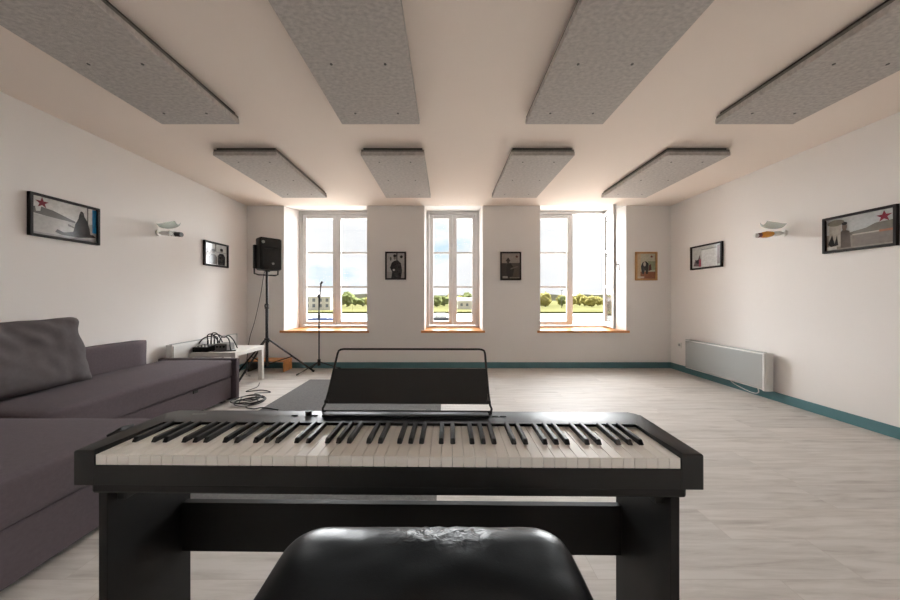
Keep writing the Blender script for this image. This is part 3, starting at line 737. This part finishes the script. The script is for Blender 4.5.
# music rest: wire hoop and black board
def RP(x, s): return (x, 0.214+0.106*s, ZT+0.004+0.160*s)      # s runs up the leaning rest
xc = 0.016
hoop = [RP(xc-0.236, -0.02), RP(xc-0.240, 0.05), RP(xc-0.236, 0.11), RP(xc-0.234, 0.3), RP(xc-0.232, 0.92)]
L_ = hoop + [RP(xc-0.230, 0.97), RP(xc-0.224, 0.99), RP(xc-0.215, 0.998)]
R_ = [(2*xc-p[0], p[1], p[2]) for p in L_]
b = NB(); tube(b, L_+R_[::-1], 0.0032, 8)
for s in (-1, 1):
    tube(b, [RP(xc+s*0.238, 0.15), RP(xc+s*0.226, 0.15)], 0.006, 8)
    tube(b, smooth_path([RP(xc+s*0.232, -0.02), (xc+s*0.232, 0.206, ZT+0.003), (xc+s*0.222, 0.200, ZT+0.003)], 4), 0.0032, 8)
tube(b, [RP(xc-0.236, 0.01), RP(xc+0.236, 0.01)], 0.0035, 8)
box(b, xc-0.228, xc+0.228, 0.183, 0.215, ZT+0.0004, ZT+0.007, 0.002)
rest = obj('music_rest', b, M_blkmetal, kb, smooth=40)
b = NB()
n = Vector((0, 0.166, -0.106)).normalized()
A = [Vector(RP(xc-0.231, 0.12)), Vector(RP(xc+0.231, 0.12)), Vector(RP(xc+0.2295, 0.66)), Vector(RP(xc-0.2295, 0.66))]
fr = [b.verts.new(p-n*0.003) for p in A]; bk_ = [b.verts.new(p+n*0.003) for p in A]
b.faces.new(fr); b.faces.new(bk_[::-1])
for i in range(4): b.faces.new((fr[i], fr[(i+1) % 4], bk_[(i+1) % 4], bk_[i]))
obj('rest_board', b, M_board, rest)

st = thing('piano_stand', 'black wooden stand with two side panels and a crossbeam under the digital piano', 'piano stand', (-0.1295, 0.632, 0.0), R(-0.69))
for s in (-1, 1):
    b = NB(); box(b, min(s*0.606, s*0.6255), max(s*0.606, s*0.6255), 0.012, 0.222, 0.022, 0.6565, 0.0015); sd = obj('side_panel', b, M_stand, st)
    b = NB(); box(b, min(s*0.598, s*0.633), max(s*0.598, s*0.633), -0.02, 0.27, 0.0, 0.0215, 0.004); obj('foot_rail', b, M_stand, st)
    b = NB(); box(b, min(s*0.585, s*0.6055), max(s*0.585, s*0.6055), 0.03, 0.06, 0.63, 0.6565, 0.002); obj('fixing_bracket', b, M_blkmetal, st)
b = NB(); box(b, -0.6055, 0.6055, 0.193, 0.211, 0.377, 0.512, 0.0015); obj('crossbeam', b, M_stand, st)

# ------------------------------------------------------------------ bench
bc = thing('piano_bench', 'black leather padded piano bench tucked in front of the keyboard', 'bench', (-0.04, 0.505, 0))
b = NB()
bw, bd, zb_, zt_ = 0.302, 0.185, 0.495, 0.572
tmp = bmesh.new(); bmesh.ops.create_cube(tmp, size=2.0); bmesh.ops.subdivide_edges(tmp, edges=tmp.edges[:], cuts=60, use_grid_fill=True)
for v in tmp.verts:
    p = v.co; q = Vector((p.x*bw, p.y*bd, p.z*0.0385))
    rc = 0.075                                                # plan corner radius
    cx = max(-(bw-rc), min(bw-rc, q.x)); cy = max(-(bd-rc), min(bd-rc, q.y))
    d = Vector((q.x-cx, q.y-cy))
    if d.length > 1e-9:
        m = max(abs(d.x), abs(d.y)); d2 = d.normalized()*m; q.x, q.y = cx+d2.x, cy+d2.y
        e = m/rc
    else: e = 0
    ed = max(abs(d.x), abs(d.y))/rc
    if p.z > -0.999:
        roll = (1-math.sqrt(max(0, 1-min(1, ed)**2)))
        k = (p.z+1)/2
        q.z -= 0.030*roll*k
        q.x *= 1-0.0*k
        crown = (1-(q.x/bw)**2)*(1-(q.y/bd)**2)
        q.z += 0.008*crown*k
        # wrinkles and scuffs near the rear edge
        wv = max(0, min(1, (q.y/bd-0.45)/0.35))
        q.z += k*wv*(0.0034*NZ.noise(Vector((q.x*42, q.y*60, 1.3)))+0.0016*NZ.noise(Vector((q.x*95, q.y*120, 5.0))))*(0.15+0.85*math.exp(-((q.x-0.045)/0.07)**2))
        q.z += k*0.0022*NZ.noise(Vector((q.x*14, q.y*16, 3.3)))
    v.co = q+Vector((0, 0, 0.5365))
me = bpy.data.meshes.new('t'); tmp.to_mesh(me); tmp.free(); b.from_mesh(me); bpy.data.meshes.remove(me)
for f in b.faces: f.smooth = True
obj('seat_cushion', b, M_leather, bc)
b = NB()
rim = [(-bw+0.075+0.0755*math.cos(a), -bd+0.075+0.0755*math.sin(a)) for a in [R(180+90*i/6) for i in range(7)]]
rim += [(bw-0.075+0.0755*math.cos(a), -bd+0.075+0.0755*math.sin(a)) for a in [R(270+90*i/6) for i in range(7)]]
rim += [(bw-0.075+0.0755*math.cos(a), bd-0.075+0.0755*math.sin(a)) for a in [R(0+90*i/6) for i in range(7)]]
rim += [(-bw+0.075+0.0755*math.cos(a), bd-0.075+0.0755*math.sin(a)) for a in [R(90+90*i/6) for i in range(7)]]
tube(b, [(x, y, 0.502) for x, y in rim+rim[:1]], 0.004, 8); obj('seat_piping', b, M_leather, bc)
b = NB(); box(b, -bw+0.03, bw-0.03, -bd+0.03, bd-0.03, 0.42, 0.4945, 0.004); obj('apron', b, M_stand, bc)
for s in (-1, 1):
    for q in (-1, 1):
        b = NB(); x = s*(bw-0.055); y = q*(bd-0.055); box(b, x-0.022, x+0.022, y-0.022, y+0.022, 0, 0.4195, 0.004); obj('leg', b, M_stand, bc)

# ------------------------------------------------------------------ outside: quay, river, meadow, trees, house, boats
GZ = -3.6
M_quay = mat('pale_quay_paving', (206, 202, 196), 0.9, spec=0.0, var=0.05, vscale=0.3)
M_river = mat('river_water', (102, 110, 102), 0.4, spec=0.1, var=0.08, vscale=0.05, bump=0.15, bscale=1.5)
M_meadow = mat('meadow_grass', (92, 90, 60), 0.95, spec=0.0, var=0.22, vscale=0.06)
M_leaf = [mat('far_foliage_green', (104, 110, 72), 0.95, spec=0.0, var=0.3, vscale=0.6), mat('far_foliage_yellow', (138, 130, 80), 0.95, spec=0.0, var=0.25, vscale=0.6), mat('far_foliage_brown', (126, 114, 94), 0.95, spec=0.0, var=0.25, vscale=0.6)]
M_bark = mat('far_bark', (84, 70, 58), 0.9)
M_render = mat('pale_house_render', (205, 198, 188), 0.9, spec=0.0)
M_roof = mat('slate_roof', (120, 112, 108), 0.7)
M_hwin = mat('dark_house_window', (96, 98, 104), 0.3)
b = NB(); box(b, -140, 140, 6.0, 62, GZ-1, GZ); struct('ground', b, M_quay)
b = NB(); box(b, -260, 260, 62, 102, GZ-1.2, GZ-0.6); struct('river', b, M_river)
b = NB(); box(b, -400, 400, 102, 700, GZ-1, GZ); struct('meadow', b, M_meadow)
# quay rail
t = thing('quay_railing', 'thin grey railing along the quay edge beyond the windows', 'railing', (0, 61.5, GZ))
b = NB(); tube(b, [(-140, 0, 1.0), (140, 0, 1.0)], 0.05, 6); tube(b, [(-140, 0, 0.55), (140, 0, 0.55)], 0.03, 6); obj('rail', b, M_screw, t)
b = NB()
for i in range(141): box(b, -140+2*i-0.04, -140+2*i+0.04, -0.04, 0.04, 0, 1.0)
o = obj('baluster', b, M_screw, t); o['kind'] = 'stuff'

def tree_mesh(seed, w, h):
    bm = NB(); bmesh.ops.create_icosphere(bm, subdivisions=4, radius=1)
    for v in bm.verts:
        n = NZ.noise(v.co*1.6+Vector((seed*7, 0, 0)))*0.45+NZ.noise(v.co*4.5+Vector((seed*3, 9, 0)))*0.3
        v.co = Vector((v.co.x*w*(1+n), v.co.y*w*(1+n), h*0.58+v.co.z*h*0.42*(1+n)))
    for f in bm.faces: f.smooth = True
    return bm
protos = []
lab = ['leafy green tree far off on the river bank beyond the windows', 'yellow green tree far off on the river bank beyond the windows', 'brownish bare tree far off on the river bank beyond the windows']
for i in range(3):
    t = thing('riverside_tree', lab[i], 'tree', (0, 170, GZ), 0, 'trees on the far river bank')
    obj('crown', tree_mesh(i, 2.6, 6.4), M_leaf[i], t)
    b = NB(); tube(b, [(0, 0, -0.1), (0.05, 0, 4)], 0.25, 8, r2=0.12); obj('trunk', b, M_bark, t)
    protos.append([t, False])
x = -116.0; cnt = 0
while x < 128:
    i = random.choice([0, 1, 1, 2, 0]) if x > -60 else random.choice([0, 1, 2, 2])
    cnt += 1; y = (156, 172, 188)[cnt % 3]+random.uniform(-3, 3); s = random.uniform(0.75, 1.15)
    p = protos[i]
    if not p[1]: p[0].location = (x, y, GZ); o = p[0]; p[1] = True
    else: o = dup(p[0], (x, y, GZ), rz=random.uniform(0, 6))
    o.scale = (s*random.uniform(0.9, 1.3), s, s*random.uniform(0.75, 1.15))
    x += random.uniform(3.2, 4.6)
# hills
b = NB()
poly = [(-420, 0)]
for i in range(43):
    xx = -420+20*i; poly.append((xx, 10+7*NZ.noise(Vector((xx*0.011, 2.2, 0)))+3*NZ.noise(Vector((xx*0.04, 5, 0)))))
poly.append((420, 0))
lo = [b.verts.new((x_, 520, GZ+max(0, z_))) for x_, z_ in poly]; hi = [b.verts.new((x_, 640, GZ+max(0, z_)*1.1)) for x_, z_ in poly]
b.faces.new(lo); b.faces.new(hi[::-1])
for i in range(len(poly)): b.faces.new((lo[i], lo[(i+1) % len(poly)], hi[(i+1) % len(poly)], hi[i]))
struct('hills', b, mat('hazy_hill', (146, 144, 132), 0.95, spec=0.0, var=0.15, vscale=0.05))
# house
t = thing('riverside_house', 'pale house with rows of dark windows seen through the left window', 'house', (-52, 122, GZ))
b = NB(); box(b, -6.5, 6.5, -4, 4, 0, 5.2); obj('walls', b, M_render, t)
b = NB(); prism(b, [(-4.6, 5.2), (4.6, 5.2), (0, 7.2)], -6.9, 6.9, axis='x'); obj('roof', b, M_roof, t)
for r_ in range(2):
    for k in range(5):
        b = NB(); xx = -5.2+2.6*k; zz = 1.0+2.2*r_; box(b, xx-0.55, xx+0.55, -4.05, -3.95, zz, zz+1.3); obj('window', b, M_hwin, t)
t = thing('grey_waterside_building', 'low grey building on the far bank seen through the middle window', 'building', (10, 130, GZ))
b = NB(); box(b, -5, 5, -3, 3, 0, 3.4); obj('walls', b, M_render, t)
b = NB(); prism(b, [(-3.5, 3.4), (3.5, 3.4), (0, 4.9)], -5.3, 5.3, axis='x'); obj('roof', b, M_roof, t)
for k in range(4):
    b = NB(); box(b, -3.9+2.4*k, -2.9+2.4*k, -3.05, -2.95, 1.2, 2.4); obj('window', b, M_hwin, t)
def boat(label, loc, L, col, rz):
    t = thing('moored_boat', label, 'boat', loc, rz, 'boats on the river')
    b = NB(); pl = [(-L/2, -0.9), (L*0.3, -0.9), (L/2, 0), (L*0.3, 0.9), (-L/2, 0.9)]
    lo = [b.verts.new((x_*0.9, y_*0.75, -0.2)) for x_, y_ in pl]; hi = [b.verts.new((x_, y_, 0.8)) for x_, y_ in pl]
    b.faces.new(lo[::-1]); b.faces.new(hi)
    for i in range(5): b.faces.new((lo[i], lo[(i+1) % 5], hi[(i+1) % 5], hi[i]))
    obj('hull', b, col, t)
    b = NB(); prism(b, [(-L*0.3, 0.8), (L*0.15, 0.8), (L*0.08, 1.7), (-L*0.25, 1.7)], -0.6, 0.6, axis='y'); obj('cabin', b, M_ceramic, t)
boat('blue hulled boat on the river seen through the left window', (-27.5, 67, GZ-0.6), 7, mat('boat_blue', (96, 108, 160), 0.4), R(5))
boat('dark hulled boat on the river seen through the middle window', (-1.8, 70, GZ-0.6), 6.5, mat('boat_dark', (66, 68, 78), 0.4), R(178))
t = thing('mast_pole', 'thin tall pole on the far bank seen through the right window', 'pole', (54, 140, GZ))
b = NB(); tube(b, [(0, 0, -0.1), (0, 0, 8.2)], 0.16, 8, r2=0.09); obj('shaft', b, M_screw, t)
b = NB(); box(b, -0.5, 0.5, -0.15, 0.15, 8.15, 8.35); obj('lamp_head', b, M_screw, t)

# ------------------------------------------------------------------ sky, daylight, camera
w = bpy.data.worlds.new('sky'); S.world = w; w.use_nodes = True
N = w.node_tree.nodes; L = w.node_tree.links; bg = N['Background']
tc = N.new('ShaderNodeTexCoord'); mp = N.new('ShaderNodeMapping'); mp.inputs['Scale'].default_value = (1, 1, 2.4); mp.inputs['Location'].default_value = (0.35, 0.2, 0.1)
L.new(tc.outputs['Generated'], mp.inputs['Vector'])
n = N.new('ShaderNodeTexNoise'); n.inputs['Scale'].default_value = 2.6; n.inputs['Detail'].default_value = 7; n.inputs['Roughness'].default_value = 0.55
L.new(mp.outputs['Vector'], n.inputs['Vector'])
r = N.new('ShaderNodeValToRGB')
r.color_ramp.elements[0].position = 0.33; r.color_ramp.elements[0].color = (0.60, 0.82, 0.97, 1)
r.color_ramp.elements[1].position = 0.46; r.color_ramp.elements[1].color = (0.97, 0.98, 0.98, 1)
k_ = r.color_ramp.elements.new(0.66); k_.color = (0.88, 0.90, 0.92, 1)
L.new(n.outputs['Fac'], r.inputs['Fac']); L.new(r.outputs['Color'], bg.inputs['Color'])
bg.inputs['Strength'].default_value = 1.1

sun = bpy.data.lights.new('daylight', 'SUN'); so_ = bpy.data.objects.new('daylight', sun); COL.objects.link(so_)
sun.energy = 54.0; sun.angle = R(130); sun.color = (0.955, 0.985, 1.0)
d = Vector((-0.36, -0.80, -0.42)); so_.rotation_euler = d.to_track_quat('-Z', 'Y').to_euler(); so_.location = (0, 20, 20)

cam = bpy.data.cameras.new('camera'); co = bpy.data.objects.new('camera', cam); COL.objects.link(co)
co.location = (0, 0, 1.08); co.rotation_euler = (R(90), 0, 0)
cam.sensor_width = 36; cam.lens = 12.0; cam.shift_x = 4/900; cam.shift_y = -2/900; cam.clip_start = 0.02; cam.clip_end = 2000
S.camera = co
S.view_settings.view_transform = 'Standard'; S.view_settings.look = 'None'; S.view_settings.gamma = 1
S.view_settings.exposure = 0.0
try: S.view_settings.use_curve_mapping = False
except Exception: pass
